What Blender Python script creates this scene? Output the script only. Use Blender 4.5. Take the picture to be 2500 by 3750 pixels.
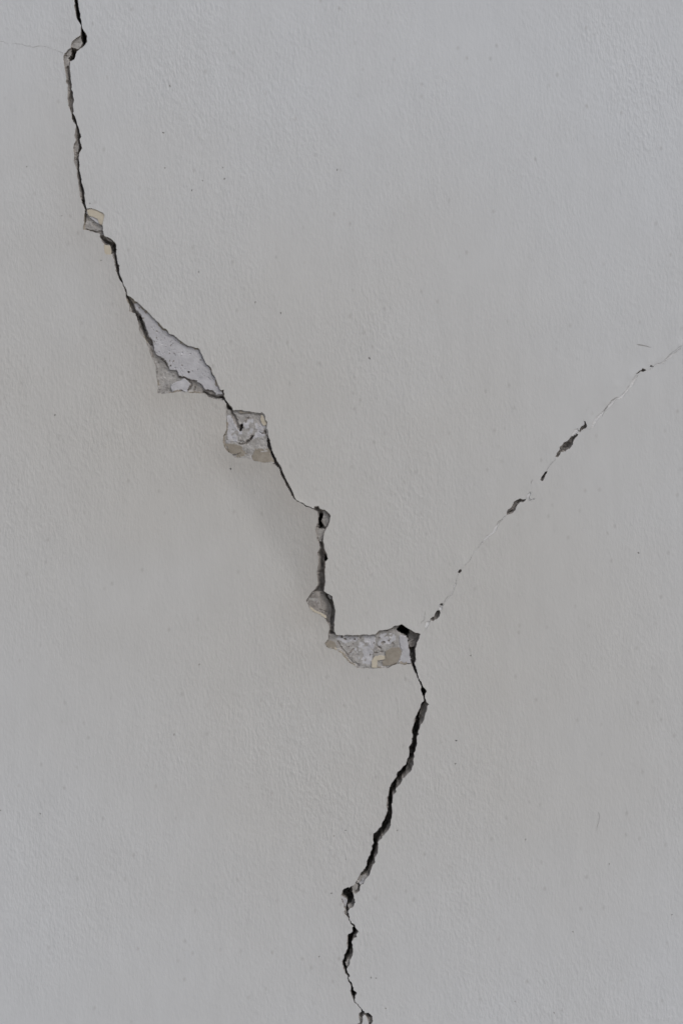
import bpy, math
import numpy as np
from mathutils import Vector, kdtree
from mathutils.geometry import delaunay_2d_cdt

scene = bpy.context.scene
for o in list(bpy.data.objects):
    bpy.data.objects.remove(o)
R = math.radians

# ------------------------------------------------------------------ camera
EYE = 1.45                      # camera height, metres
K = 0.00028                     # metres on the wall per photo pixel
cam = bpy.data.cameras.new('camera')
cam.sensor_fit = 'VERTICAL'
cam.sensor_height = 36.0
DIST = 1.44
cam.lens = 18.0 / (0.5 * 3750 * K / DIST)
cam.clip_end = 1000
cam_o = bpy.data.objects.new('camera', cam)
cam_o.location = (0, -DIST, EYE)
cam_o.rotation_euler = (R(90), 0, 0)
scene.collection.objects.link(cam_o)
scene.camera = cam_o
cam.dof.use_dof = True            # focus falls a little behind the wall: the photograph is slightly soft
cam.dof.focus_distance = DIST + 0.085
cam.dof.aperture_fstop = cam.lens / 11.0

# ------------------------------------------------------------------ light
SUN_EL, SUN_AZ = 46.0, 42.0     # elevation, and angle to the right of the wall's normal
w = bpy.data.worlds.new('World')
scene.world = w
w.use_nodes = True
nt = w.node_tree
nt.nodes.clear()
sky = nt.nodes.new('ShaderNodeTexSky')
sky.sky_type = 'NISHITA'
sky.sun_disc = False
sky.sun_elevation = R(SUN_EL)
sky.sun_rotation = R(180 - SUN_AZ)
sky.dust_density = 3.0
sky.air_density = 1.0
hs = nt.nodes.new('ShaderNodeHueSaturation')
hs.inputs['Saturation'].default_value = 0.45
bg = nt.nodes.new('ShaderNodeBackground')
bg.inputs['Strength'].default_value = 0.10
out = nt.nodes.new('ShaderNodeOutputWorld')
nt.links.new(sky.outputs[0], hs.inputs['Color'])
nt.links.new(hs.outputs[0], bg.inputs['Color'])
nt.links.new(bg.outputs[0], out.inputs[0])

sun = bpy.data.lights.new('sun', 'SUN')
sun.energy = 0.6
sun.angle = R(25)
sun.color = (1.0, 0.96, 0.90)
sun_o = bpy.data.objects.new('sun', sun)
sd = Vector((math.sin(R(SUN_AZ)) * math.cos(R(SUN_EL)),
             -math.cos(R(SUN_AZ)) * math.cos(R(SUN_EL)), math.sin(R(SUN_EL))))
sun_o.rotation_euler = (-sd).to_track_quat('-Z', 'Y').to_euler()
sun_o.location = sd * 20
scene.collection.objects.link(sun_o)

vs = scene.view_settings
vs.view_transform = 'Standard'
vs.look = 'None'
vs.gamma = 1.0
vs.exposure = 0.34
vs.use_curve_mapping = False

# ------------------------------------------------------------------ helpers
def P(px, py, d):
    """photo pixel + depth into the wall (mm) -> metres"""
    return ((px - 1250.0) * K, d * 0.001, EYE - (py - 1875.0) * K)

def P_np(px, py, d):
    return np.stack([(px - 1250.0) * K, d * 0.001, EYE - (py - 1875.0) * K], axis=-1)

def zc(x0, y0, s, pts):
    return [(x0 + a / s, y0 + b / s) for a, b in pts]

def _hash(ix, iy, seed):
    h = (ix.astype(np.int64) * 374761393 + iy.astype(np.int64) * 668265263 + seed * 1442695041) & 0xffffffff
    h = ((h ^ (h >> 13)) * 1274126177) & 0xffffffff
    return ((h ^ (h >> 16)) & 0xffff) / 32767.5 - 1.0

def vnoise(x, y, wl, seed=0):
    x = np.asarray(x, float) / wl; y = np.asarray(y, float) / wl
    ix = np.floor(x); iy = np.floor(y)
    fx = x - ix; fy = y - iy
    fx = fx * fx * fx * (fx * (fx * 6 - 15) + 10); fy = fy * fy * fy * (fy * (fy * 6 - 15) + 10)
    a = _hash(ix, iy, seed); b = _hash(ix + 1, iy, seed)
    c = _hash(ix, iy + 1, seed); d = _hash(ix + 1, iy + 1, seed)
    return (a * (1 - fx) + b * fx) * (1 - fy) + (c * (1 - fx) + d * fx) * fy

def fbm(x, y, wl, seed=0, oct=4):
    s = 0; a = 1.0; t = 0
    for i in range(oct):
        s = s + a * vnoise(x, y, wl / 2 ** i, seed + 17 * i); t += a; a *= 0.55
    return s / t

def inside(px, py, poly):
    """even-odd test, vectorised over the points"""
    px = np.asarray(px); py = np.asarray(py)
    q = np.asarray(poly)
    res = np.zeros(px.shape, bool)
    bb = (px >= q[:, 0].min()) & (px <= q[:, 0].max()) & (py >= q[:, 1].min()) & (py <= q[:, 1].max())
    idx = np.nonzero(bb)
    if len(idx[0]) == 0:
        return res
    x = px[idx]; y = py[idx]
    order = np.argsort(y, kind='stable')
    xs = x[order]; ys = y[order]
    rs = np.zeros(xs.shape, bool)
    q2 = np.roll(q, -1, axis=0)
    lo = np.searchsorted(ys, np.minimum(q[:, 1], q2[:, 1]), 'left')
    hi = np.searchsorted(ys, np.maximum(q[:, 1], q2[:, 1]), 'left')
    for i in range(len(q)):
        a, b = lo[i], hi[i]
        if a < b:
            x1, y1 = q[i]; x2, y2 = q2[i]
            rs[a:b] ^= xs[a:b] < (x2 - x1) * (ys[a:b] - y1) / (y2 - y1) + x1
    r = np.zeros(x.shape, bool)
    r[order] = rs
    res[idx] = r
    return res

def seg_dist(px, py, line):
    d = np.full(px.shape, 1e9)
    for (x1, y1), (x2, y2) in zip(line[:-1], line[1:]):
        vx, vy = x2 - x1, y2 - y1
        t = np.clip(((px - x1) * vx + (py - y1) * vy) / (vx * vx + vy * vy + 1e-9), 0, 1)
        d = np.minimum(d, np.hypot(px - x1 - t * vx, py - y1 - t * vy))
    return d

def ragged(poly, step=3.0, amp=1.0, closed=True, seed=5):
    """resample an outline and break it up with small ragged teeth"""
    res = []
    n = len(poly)
    for i in range(n if closed else n - 1):
        x1, y1 = poly[i]; x2, y2 = poly[(i + 1) % n]
        m = max(1, int(math.hypot(x2 - x1, y2 - y1) / step))
        for j in range(m):
            t = j / m
            res.append((x1 + (x2 - x1) * t, y1 + (y2 - y1) * t))
    if not closed:
        res.append(poly[-1])
    a = np.array(res)
    if callable(amp):
        amp = amp(a[:, 1])
    dx = amp * (1.4 * vnoise(a[:, 0], a[:, 1], 31, seed + 6) + 1.3 * vnoise(a[:, 0], a[:, 1], 13, seed) + 0.9 * vnoise(a[:, 0], a[:, 1], 5.5, seed + 1))
    dy = amp * (1.4 * vnoise(a[:, 0], a[:, 1], 31, seed + 7) + 1.3 * vnoise(a[:, 0], a[:, 1], 13, seed + 2) + 0.9 * vnoise(a[:, 0], a[:, 1], 5.5, seed + 3))
    return np.stack([a[:, 0] + dx, a[:, 1] + dy], 1)

def ribbon(line, w0, w1=None, seed=3):
    """thin closed outline along a polyline, for hairline cracks"""
    pts = ragged(line, 5.0, 1.0, closed=False, seed=seed)
    n = len(pts)
    t = np.gradient(pts, axis=0)
    t /= np.linalg.norm(t, axis=1)[:, None] + 1e-9
    nrm = np.stack([-t[:, 1], t[:, 0]], 1)
    wv = np.linspace(w0, w0 if w1 is None else w1, n) * 0.5
    wv = wv * np.clip(0.85 + 0.9 * vnoise(pts[:, 0], pts[:, 1], 34, seed + 9) + 0.5 * vnoise(pts[:, 0], pts[:, 1], 12, seed + 10), 0.12, 1.9)
    wv[0] *= 0.2; wv[-1] *= 0.2
    return np.concatenate([pts + nrm * wv[:, None], (pts - nrm * wv[:, None])[::-1]])

# ------------------------------------------------------------------ materials
def mat_base(name, rough=0.9):
    m = bpy.data.materials.new(name)
    m.use_nodes = True
    t = m.node_tree
    b = t.nodes['Principled BSDF']
    b.inputs['Roughness'].default_value = rough
    b.inputs['Specular IOR Level'].default_value = 0.25
    return m, t, b

def N(t, typ, **kw):
    n = t.nodes.new(typ)
    for k, v in kw.items():
        if k in n.inputs:
            n.inputs[k].default_value = v
        else:
            setattr(n, k, v)
    return n

def coords(t, scale=(1, 1, 1), loc=(0, 0, 0), rot=(0, 0, 0)):
    g = N(t, 'ShaderNodeNewGeometry')
    mp = N(t, 'ShaderNodeMapping')
    mp.inputs['Scale'].default_value = scale
    mp.inputs['Location'].default_value = loc
    mp.inputs['Rotation'].default_value = rot
    t.links.new(g.outputs['Position'], mp.inputs['Vector'])
    return mp.outputs[0]

def noise(t, vec, scale, detail=3.0, rough=0.55):
    n = N(t, 'ShaderNodeTexNoise', Scale=scale, Detail=detail, Roughness=rough)
    t.links.new(vec, n.inputs['Vector'])
    return n.outputs['Fac']

def ramp(t, fac, stops):
    r = N(t, 'ShaderNodeValToRGB')
    e = r.color_ramp.elements
    while len(e) < len(stops):
        e.new(0.5)
    for el, (p, c) in zip(e, stops):
        el.position = p
        el.color = (c, c, c, 1) if isinstance(c, (int, float)) else (*c, 1)
    t.links.new(fac, r.inputs[0])
    return r.outputs[0]

def mixc(t, fac, a, b, mode='MIX'):
    n = N(t, 'ShaderNodeMix', data_type='RGBA', blend_type=mode)
    for sock, v in ((n.inputs[0], fac), (n.inputs[6], a), (n.inputs[7], b)):
        if hasattr(v, 'links'):
            t.links.new(v, sock)
        elif isinstance(v, (int, float)):
            sock.default_value = v
        else:
            sock.default_value = (*v, 1)
    return n.outputs[2]

def math_n(t, op, a, b=0.0, clamp=False):
    n = N(t, 'ShaderNodeMath', operation=op, use_clamp=clamp)
    for s, v in ((n.inputs[0], a), (n.inputs[1], b)):
        if hasattr(v, 'links'):
            t.links.new(v, s)
        else:
            s.default_value = v
    return n.outputs[0]

def make_paint():
    m, t, b = mat_base('painted_plaster', 0.85)
    L = t.links
    v = coords(t)
    v_str = coords(t, scale=(1.0, 1.0, 0.30), rot=(0, R(9), 0))
    at = N(t, 'ShaderNodeAttribute', attribute_name='mid_shade')      # painted shade: paint darker and warmer round the middle
    st_at = N(t, 'ShaderNodeAttribute', attribute_name='side_shade')    # painted brown shade on the left side of the break
    mid = noise(t, v, 5.0, 3, 0.55)
    st = noise(t, v_str, 70.0, 4, 0.62)
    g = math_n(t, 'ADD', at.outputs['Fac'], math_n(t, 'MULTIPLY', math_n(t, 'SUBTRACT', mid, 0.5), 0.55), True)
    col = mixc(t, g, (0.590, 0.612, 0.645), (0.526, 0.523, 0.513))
    d = math_n(t, 'MULTIPLY', st_at.outputs['Fac'], math_n(t, 'ADD', 0.75, math_n(t, 'MULTIPLY', st, 0.5)), True)
    col = mixc(t, d, col, (0.432, 0.407, 0.378))
    # roller and brush streaks: faint tone
    col = mixc(t, 1.0, col, ramp(t, st, [(0.28, 0.972), (0.72, 1.025)]), 'MULTIPLY')
    # soft dirty dots and a few dark specks
    vo = N(t, 'ShaderNodeTexVoronoi', feature='F1', Scale=75.0, Randomness=1.0)
    L.new(coords(t, scale=(1, 1, 0.7)), vo.inputs['Vector'])
    keep = ramp(t, vo.outputs['Color'], [(0.42, 0.0), (0.85, 1.0)])
    dot = ramp(t, vo.outputs['Distance'], [(0.03, 1.0), (0.17, 0.0)])
    dots = math_n(t, 'MULTIPLY', math_n(t, 'MULTIPLY', keep, dot), 0.30)
    col = mixc(t, dots, col, (0.27, 0.26, 0.25))
    vo2 = N(t, 'ShaderNodeTexVoronoi', feature='F1', Scale=26.0, Randomness=1.0)
    L.new(coords(t, loc=(3.1, 1.7, 9.2), scale=(1, 1, 0.8)), vo2.inputs['Vector'])
    keep2 = ramp(t, vo2.outputs['Color'], [(0.60, 0.0), (0.9, 1.0)])
    spk = ramp(t, vo2.outputs['Distance'], [(0.012, 1.0), (0.050, 0.0)])
    spk2 = math_n(t, 'MULTIPLY', math_n(t, 'MULTIPLY', keep2, spk), 0.5)
    col = mixc(t, spk2, col, (0.13, 0.125, 0.12))
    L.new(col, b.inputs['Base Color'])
    # relief: fine grain and pulled streaks, stronger in some areas than in others
    g1 = noise(t, coords(t, scale=(1, 1, 0.45), rot=(0, R(-12), 0)), 330.0, 2.5, 0.6)
    g2 = noise(t, v_str, 140.0, 2, 0.5)
    peaks = math_n(t, 'POWER', g1, 1.8)
    hsum = math_n(t, 'ADD', math_n(t, 'MULTIPLY', peaks, 1.5), math_n(t, 'MULTIPLY', g2, 0.5))
    amt = math_n(t, 'POWER', math_n(t, 'MULTIPLY', noise(t, v, 3.0, 3, 0.6), 1.85), 3.0)
    bp = N(t, 'ShaderNodeBump', Strength=0.40, Distance=0.0010)
    L.new(math_n(t, 'MULTIPLY', hsum, amt), bp.inputs['Height'])
    L.new(bp.outputs[0], b.inputs['Normal'])
    return m

def make_plaster(name, c1, c2, pore=0.5, scale=120.0, bump=0.0006, porecol=(0.12, 0.12, 0.12), porescale=150):
    m, t, b = mat_base(name, 0.95)
    L = t.links
    v = coords(t)
    n1 = noise(t, v, scale, 5, 0.62)
    col = mixc(t, ramp(t, n1, [(0.32, 0.0), (0.68, 1.0)]), c1, c2)
    vo = N(t, 'ShaderNodeTexVoronoi', feature='F1', Scale=porescale, Randomness=1.0)
    L.new(v, vo.inputs['Vector'])
    keep = ramp(t, vo.outputs['Color'], [(0.45, 0.0), (0.7, 1.0)])
    p = math_n(t, 'MULTIPLY', keep, ramp(t, vo.outputs['Distance'], [(0.08, 1.0), (0.24, 0.0)]))
    col = mixc(t, math_n(t, 'MULTIPLY', p, pore), col, porecol)
    L.new(col, b.inputs['Base Color'])
    n2 = noise(t, v, scale * 4, 4, 0.65)
    h = math_n(t, 'SUBTRACT', math_n(t, 'ADD', n1, math_n(t, 'MULTIPLY', n2, 0.5)), math_n(t, 'MULTIPLY', p, 0.8))
    bp = N(t, 'ShaderNodeBump', Strength=0.7, Distance=bump)
    L.new(h, bp.inputs['Height'])
    L.new(bp.outputs[0], b.inputs['Normal'])
    return m

M_PAINT = make_paint()
M_EDGE = make_plaster('broken_skim_edge', (0.30, 0.29, 0.275), (0.47, 0.455, 0.435), 0.2, 260)
M_WHITE = make_plaster('white_skim_plaster', (0.42, 0.42, 0.445), (0.545, 0.545, 0.575), 0.8, 70, 0.0008, (0.16, 0.16, 0.165), 190)
M_GREY = make_plaster('grey_rough_plaster', (0.27, 0.26, 0.253), (0.47, 0.46, 0.455), 0.7, 130, 0.0016)
M_RENDER = make_plaster('brown_grey_render', (0.24, 0.225, 0.215), (0.39, 0.37, 0.355), 0.5, 190, 0.0012)
M_DARK = make_plaster('dark_masonry', (0.13, 0.122, 0.115), (0.24, 0.225, 0.21), 0.4, 140, 0.0014)
M_TAN = make_plaster('tan_old_paint', (0.25, 0.225, 0.19), (0.35, 0.32, 0.28), 0.1, 120, 0.0004)
M_CREAM = make_plaster('cream_old_paint', (0.50, 0.455, 0.375), (0.57, 0.525, 0.44), 0.08, 110, 0.0003, (0.4, 0.36, 0.3))
M_MASONRY = make_plaster('brick_core', (0.16, 0.10, 0.08), (0.24, 0.16, 0.12), 0.3, 30, 0.003)
M_GROUND = make_plaster('dusty_paving', (0.20, 0.18, 0.155), (0.30, 0.275, 0.24), 0.3, 6, 0.004)
M_PALE = make_plaster('pale_undercoat', (0.63, 0.635, 0.65), (0.70, 0.705, 0.72), 0.1, 140, 0.0005)
SUB_MATS = [M_GREY, M_WHITE, M_RENDER, M_DARK, M_TAN, M_PALE]
GREY, WHITE, RENDER, DARK, TAN, PALE = range(6)

def link(name, mesh, parent=None, **props):
    o = bpy.data.objects.new(name, mesh)
    scene.collection.objects.link(o)
    if parent is not None:
        o.parent = parent
    for k, v in props.items():
        o[k] = v
    return o

def mesh_from(name, verts, faces, mats, mi=None, smooth=False):
    me = bpy.data.meshes.new(name)
    me.from_pydata([tuple(v) for v in verts], [], [tuple(int(i) for i in f) for f in faces])
    for m in mats:
        me.materials.append(m)
    if mi is not None:
        me.polygons.foreach_set('material_index', np.asarray(mi, dtype=np.int32))
    me.polygons.foreach_set('use_smooth', np.full(len(me.polygons), smooth))
    me.update()
    return me

# ================================================================== the traced break lines
A1 = (100, 0, 3.92); A2 = (100, 400, 3.92); A3 = (200, 700, 3.92); A4 = (400, 1050, 3.136)
A5 = (750, 1400, 3.92); A6 = (1000, 1800, 3.92); A7 = (1100, 2100, 3.136); A8 = (1250, 2500, 3.92)
A9 = (1150, 2900, 3.92); B1 = (1150, 3200, 4.48); B2 = (1150, 3400, 4.48)
C1 = (1450, 2050, 3.92); C2 = (1600, 1750, 3.92); C3 = (1850, 1450, 3.92); C4 = (2100, 1150, 3.92); C5 = (0, 100, 3.92)

LEFT = [(236, -640), (240, -500), (255, -380), (250, -260), (262, -120)]
RIGHT = [(238, -640), (252, -500), (268, -380), (266, -260), (278, -120)]
LEFT += zc(*A1, [(668, 0), (685, 60), (690, 150), (700, 200), (710, 260), (735, 305), (765, 360), (775, 400), (770, 450),
    (755, 510), (700, 545), (645, 595), (628, 640), (615, 690), (545, 755), (525, 810), (518, 860), (530, 920), (540, 1000),
    (550, 1070), (560, 1160), (580, 1220), (588, 1300), (590, 1370), (580, 1440), (590, 1510), (612, 1570)])
RIGHT += zc(*A1, [(720, 0), (740, 80), (760, 160), (768, 240), (785, 315), (780, 365), (795, 410), (830, 460), (860, 510),
    (858, 590), (830, 650), (770, 705), (715, 740), (705, 800), (680, 850), (620, 890), (605, 950), (608, 1020), (625, 1080),
    (635, 1180), (640, 1290), (665, 1350), (678, 1440), (665, 1500), (668, 1570)])
LEFT += zc(*A2, [(640, 80), (650, 150), (685, 215), (700, 260), (685, 310), (690, 370), (705, 440), (680, 490), (665, 550),
    (675, 620), (678, 680), (670, 720), (690, 800), (705, 860), (712, 930), (740, 1030), (752, 1130), (765, 1260), (785, 1360), (825, 1440)])
RIGHT += zc(*A2, [(665, 60), (690, 110), (712, 190), (735, 265), (765, 330), (782, 385), (765, 430), (765, 480), (795, 570),
    (750, 620), (742, 680), (750, 730), (755, 800), (745, 850), (770, 930), (792, 1010), (800, 1090), (820, 1150), (830, 1250),
    (835, 1350), (850, 1430)])
LEFT += zc(*A3, [(430, 340), (428, 440), (412, 550), (480, 560), (560, 585), (650, 615), (650, 660), (680, 715), (715, 760),
    (715, 830), (730, 890), (745, 905), (800, 905), (835, 900), (855, 980), (865, 1060), (890, 1120), (905, 1200), (935, 1260),
    (968, 1308), (983, 1352), (1000, 1405), (1020, 1460), (1030, 1520)])
RIGHT += zc(*A3, [(465, 260), (520, 252), (590, 262), (660, 300), (725, 350), (712, 410), (690, 490), (695, 550), (700, 600),
    (720, 645), (790, 675), (865, 725), (885, 790), (895, 830), (890, 900), (905, 1000), (930, 1080), (940, 1160), (970, 1250),
    (982, 1300), (995, 1345), (1025, 1410), (1050, 1490)])
LEFT += zc(*A4, [(200, 130), (230, 200), (245, 290), (300, 300), (330, 390), (350, 490), (365, 560), (410, 600), (440, 670),
    (465, 760), (510, 850), (545, 930), (535, 1000), (555, 1090), (565, 1150), (555, 1220), (620, 1225), (700, 1220), (820, 1205),
    (920, 1212), (1000, 1228), (1090, 1230), (1150, 1270), (1230, 1300), (1322, 1302), (1345, 1350)])
RIGHT += zc(*A4, [(245, 115), (330, 180), (430, 275), (560, 400), (700, 545), (740, 555), (830, 620), (900, 680), (960, 680),
    (1030, 710), (1080, 790), (1110, 880), (1170, 930), (1200, 1000), (1240, 1100), (1280, 1180), (1320, 1180), (1315, 1250),
    (1338, 1300), (1370, 1340), (1400, 1380)])
LEFT += zc(*A5, [(305, 450), (310, 560), (310, 680), (270, 780), (262, 850), (285, 930), (335, 1000), (440, 1075), (600, 1090),
    (690, 1120), (790, 1150), (900, 1165), (970, 1160), (1020, 1200), (1070, 1270), (1090, 1330), (1150, 1440), (1180, 1520)])
RIGHT += zc(*A5, [(400, 395), (530, 395), (660, 425), (740, 440), (820, 440), (860, 480), (890, 560), (885, 660), (915, 690),
    (910, 750), (940, 850), (965, 950), (1010, 1080), (1070, 1190), (1110, 1270), (1150, 1340), (1180, 1420), (1220, 1490)])
LEFT += zc(*A6, [(235, 0), (268, 60), (331, 119), (421, 183), (501, 232), (590, 258), (640, 290), (645, 350), (645, 440), (610, 500),
    (612, 580), (640, 700), (670, 820), (640, 880), (640, 1000), (635, 1150), (635, 1280)])
RIGHT += zc(*A6, [(285, 0), (300, 55), (336, 108), (427, 170), (508, 220), (585, 240), (595, 210), (640, 205), (665, 255), (740, 265), (800, 310), (830, 350),
    (810, 430), (770, 520), (730, 600), (715, 700), (735, 800), (775, 910), (780, 970), (745, 1010), (745, 1150), (745, 1300)])
LEFT += zc(*A7, [(190, 140), (110, 240), (70, 310), (95, 380), (110, 420), (200, 470), (300, 530), (330, 620), (320, 690), (320, 760),
    (275, 805), (300, 850), (390, 875), (470, 920), (510, 970), (560, 1030), (650, 1085), (720, 1090), (870, 1085), (1020, 1075),
    (1060, 1050), (1130, 1035), (1200, 1055), (1275, 1045), (1310, 1130), (1350, 1210)])
RIGHT += zc(*A7, [(265, 200), (310, 230), (360, 260), (385, 340), (405, 430), (390, 540), (385, 640), (405, 705), (560, 710), (700, 705),
    (860, 695), (900, 660), (1000, 645), (1090, 600), (1160, 585), (1250, 640), (1320, 680), (1380, 690), (1335, 790), (1320, 870),
    (1325, 980), (1310, 1020), (1335, 1100), (1360, 1200)])
LEFT += zc(*A8, [(1140, 50), (1125, 110), (1150, 160), (1172, 195), (1165, 250), (1135, 310), (1110, 400), (1065, 490), (1050, 590),
    (1010, 690), (1020, 770), (1005, 860), (970, 930), (960, 1060), (930, 1130), (880, 1210), (820, 1270), (770, 1360), (710, 1440), (675, 1500)])
RIGHT += zc(*A8, [(1165, 50), (1220, 130), (1200, 185), (1195, 215), (1215, 260), (1250, 295), (1225, 380), (1195, 470), (1165, 570),
    (1130, 600), (1125, 670), (1105, 745), (1080, 770), (1090, 880), (1075, 960), (1050, 1030), (1035, 1160), (1000, 1240), (940, 1330),
    (885, 1370), (850, 1450), (800, 1510)])
LEFT += zc(*A9, [(1070, 0), (1060, 80), (1055, 180), (1045, 300), (1010, 380), (970, 465), (900, 560), (850, 610), (840, 720), (800, 830),
    (800, 910), (760, 970), (750, 1070), (670, 1150), (645, 1220), (600, 1280), (575, 1340)])
RIGHT += zc(*A9, [(1165, 0), (1130, 40), (1130, 120), (1115, 210), (1125, 290), (1105, 430), (1085, 490), (1050, 555), (970, 630), (920, 700),
    (905, 780), (905, 870), (870, 930), (875, 1010), (830, 1050), (825, 1100), (800, 1170), (770, 1220), (735, 1260), (715, 1330)])
LEFT += zc(*B1, [(580, 230), (555, 210), (480, 260), (455, 320), (440, 350), (450, 400), (480, 470), (485, 540), (515, 560), (490, 610),
    (520, 670), (558, 722), (570, 774), (606, 830), (642, 855), (620, 880), (625, 900), (600, 960), (560, 990), (545, 1040), (555, 1100),
    (555, 1200), (540, 1280), (500, 1320), (480, 1400)])
RIGHT += zc(*B1, [(770, 200), (740, 290), (690, 330), (640, 320), (665, 380), (675, 470), (650, 530), (580, 570), (560, 590), (570, 650),
    (580, 690), (568, 725), (584, 764), (620, 812), (655, 835), (690, 880), (730, 950), (700, 985), (705, 1040), (640, 1065), (625, 1130),
    (632, 1220), (635, 1310), (610, 1385)])
LEFT += zc(*B2, [(462, 540), (470, 650), (490, 700), (500, 750), (540, 795), (558, 860), (588, 920), (610, 960), (590, 1030), (605, 1110),
    (660, 1195), (700, 1258), (752, 1322), (775, 1360), (745, 1410), (745, 1470), (735, 1540), (700, 1600), (690, 1700), (720, 1800)])
RIGHT += zc(*B2, [(580, 510), (575, 590), (545, 640), (540, 730), (565, 770), (562, 820), (580, 870), (605, 880), (630, 940), (645, 1020),
    (690, 1070), (665, 1110), (672, 1190), (712, 1248), (768, 1312), (800, 1350), (860, 1375), (900, 1390), (945, 1450), (960, 1500),
    (950, 1545), (925, 1610), (880, 1750)])
LEFT += [(1327, 3824), (1322, 3900), (1335, 3990), (1330, 4080), (1345, 4180), (1342, 4300), (1352, 4420)]
RIGHT += [(1341, 3824), (1338, 3900), (1350, 3990), (1346, 4080), (1356, 4180), (1351, 4300), (1354, 4420)]
ISLAND = zc(*B2, [(825, 1410), (855, 1440), (870, 1490), (895, 1560), (885, 1620), (850, 1750), (810, 1800), (750, 1700), (755, 1610),
    (790, 1530), (800, 1450)])

MAIN = ragged(LEFT + RIGHT[::-1], 2.4, lambda y: np.interp(y, [900, 1500, 2480, 2560], [1.2, 1.2, 1.25, 1.9]))
ISLAND_R = ragged(ISLAND, 3.0, 0.9)

# broken bits of the branch that climbs to the right
FRAGS = [
    zc(*C1, [(485, 850), (500, 840), (545, 815), (560, 760), (590, 730), (625, 735), (635, 765), (610, 810), (575, 850), (545, 870), (500, 885)]),
    zc(*C1, [(618, 640), (640, 612), (668, 615), (665, 642), (640, 658)]),
    zc(*C1, [(885, 180), (900, 140), (930, 130), (930, 165), (910, 190)]),
    zc(*C2, [(985, 520), (1010, 460), (1060, 410), (1095, 350), (1140, 315), (1190, 295), (1230, 315), (1275, 315), (1275, 345), (1230, 350),
             (1180, 345), (1145, 390), (1120, 450), (1060, 500), (1010, 530)]),
    zc(*C3, [(500, 1210), (515, 1165), (560, 1090), (590, 1085), (585, 1120), (545, 1190), (520, 1225)]),
    zc(*C3, [(710, 870), (735, 820), (780, 770), (795, 720), (840, 660), (900, 625), (930, 590), (970, 580), (1010, 545), (1035, 560),
             (1000, 620), (965, 665), (955, 710), (920, 760), (860, 800), (800, 810), (775, 845), (740, 880)]),
    zc(*C3, [(1045, 500), (1080, 450), (1120, 410), (1110, 360), (1150, 365), (1170, 440), (1150, 465), (1110, 490), (1060, 520)]),
    zc(*C4, [(890, 860), (945, 810), (985, 768), (1040, 805), (990, 826), (940, 835), (905, 868)]),
    zc(*C4, [(1072, 762), (1084, 738), (1120, 737), (1135, 755), (1100, 765)]),
]
FRAGS = [ragged(f, 2.0, 1.6, seed=40 + i) for i, f in enumerate(FRAGS)]
HAIRS = [
    (zc(*C5, [(-900, 130), (-700, 210), (-420, 150), (-150, 190), (0, 200), (60, 210), (90, 235), (190, 240), (230, 235), (260, 245), (320, 240),
              (350, 265), (400, 275), (430, 265), (470, 285), (520, 280), (550, 265), (640, 270), (720, 290), (780, 315), (860, 345), (918, 378)]), 0.6, 0.9),
    (zc(*C2, [(985, 525), (930, 590), (870, 640), (800, 770), (690, 860), (560, 1010), (480, 1150), (430, 1230), (345, 1305)]), 1.7, 1.3),
    (zc(*C3, [(590, 1085), (640, 990), (715, 900)]), 0.8, 1.0),
    (zc(*C1, [(745, 520), (800, 470), (850, 340), (900, 190)]), 0.5, 0.4),
    (zc(*C3, [(1170, 470), (1210, 480), (1240, 440)]), 0.9, 0.9),
    (zc(*C1, [(640, 655), (632, 700), (600, 735)]), 1.4, 1.4),
    (zc(*C1, [(670, 612), (700, 580), (745, 520)]), 2.2, 1.2),
    (zc(*C1, [(485, 870), (440, 980), (375, 1060)]), 1.8, 1.6),
    (zc(*C1, [(420, 745), (405, 800), (412, 850), (370, 880), (350, 920)]), 1.3, 1.0),
    (zc(*C2, [(1270, 310), (1290, 250), (1320, 210)]), 2.0, 1.0),
    (zc(*C2, [(1345, 88), (1352, 45), (1375, 15)]), 2.4, 1.6),
    (zc(*C3, [(1235, 450), (1290, 340), (1400, 220), (1500, 120), (1568, 30)]), 1.4, 1.5),
    (zc(*C3, [(1120, 380), (1140, 300), (1165, 190), (1220, 130)]), 0.7, 0.6),
    (zc(*C4, [(260, 1568), (340, 1460), (440, 1370), (540, 1250), (600, 1190), (660, 1190), (740, 1100), (830, 980), (900, 868)]), 1.2, 1.5),
    (zc(*C4, [(1165, 712), (1185, 690), (1230, 702), (1290, 704)]), 2.6, 1.2),
    (zc(*C4, [(1300, 655), (1400, 560), (1520, 470), (1568, 430), (1800, 270), (2100, 170), (2400, -40), (2900, -200)]), 1.0, 0.6),
    (zc(*C4, [(903, 438), (980, 444), (1040, 462), (1112, 486)]), 2.6, 2.0),
    (zc(*A8, [(775, 195), (798, 280), (806, 400), (818, 540)]), 0.8, 0.6),
    (zc(1800, 2900, 2.24, [(870, 160), (882, 210), (866, 270), (856, 330)]), 0.9, 0.8),
    (zc(1800, 2900, 2.24, [(365, 1460), (405, 1500), (435, 1588)]), 0.9, 0.7),
]
HAIR_R = [ribbon(l, a, b, seed=60 + 11 * i) for i, (l, a, b) in enumerate(HAIRS)]
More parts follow.
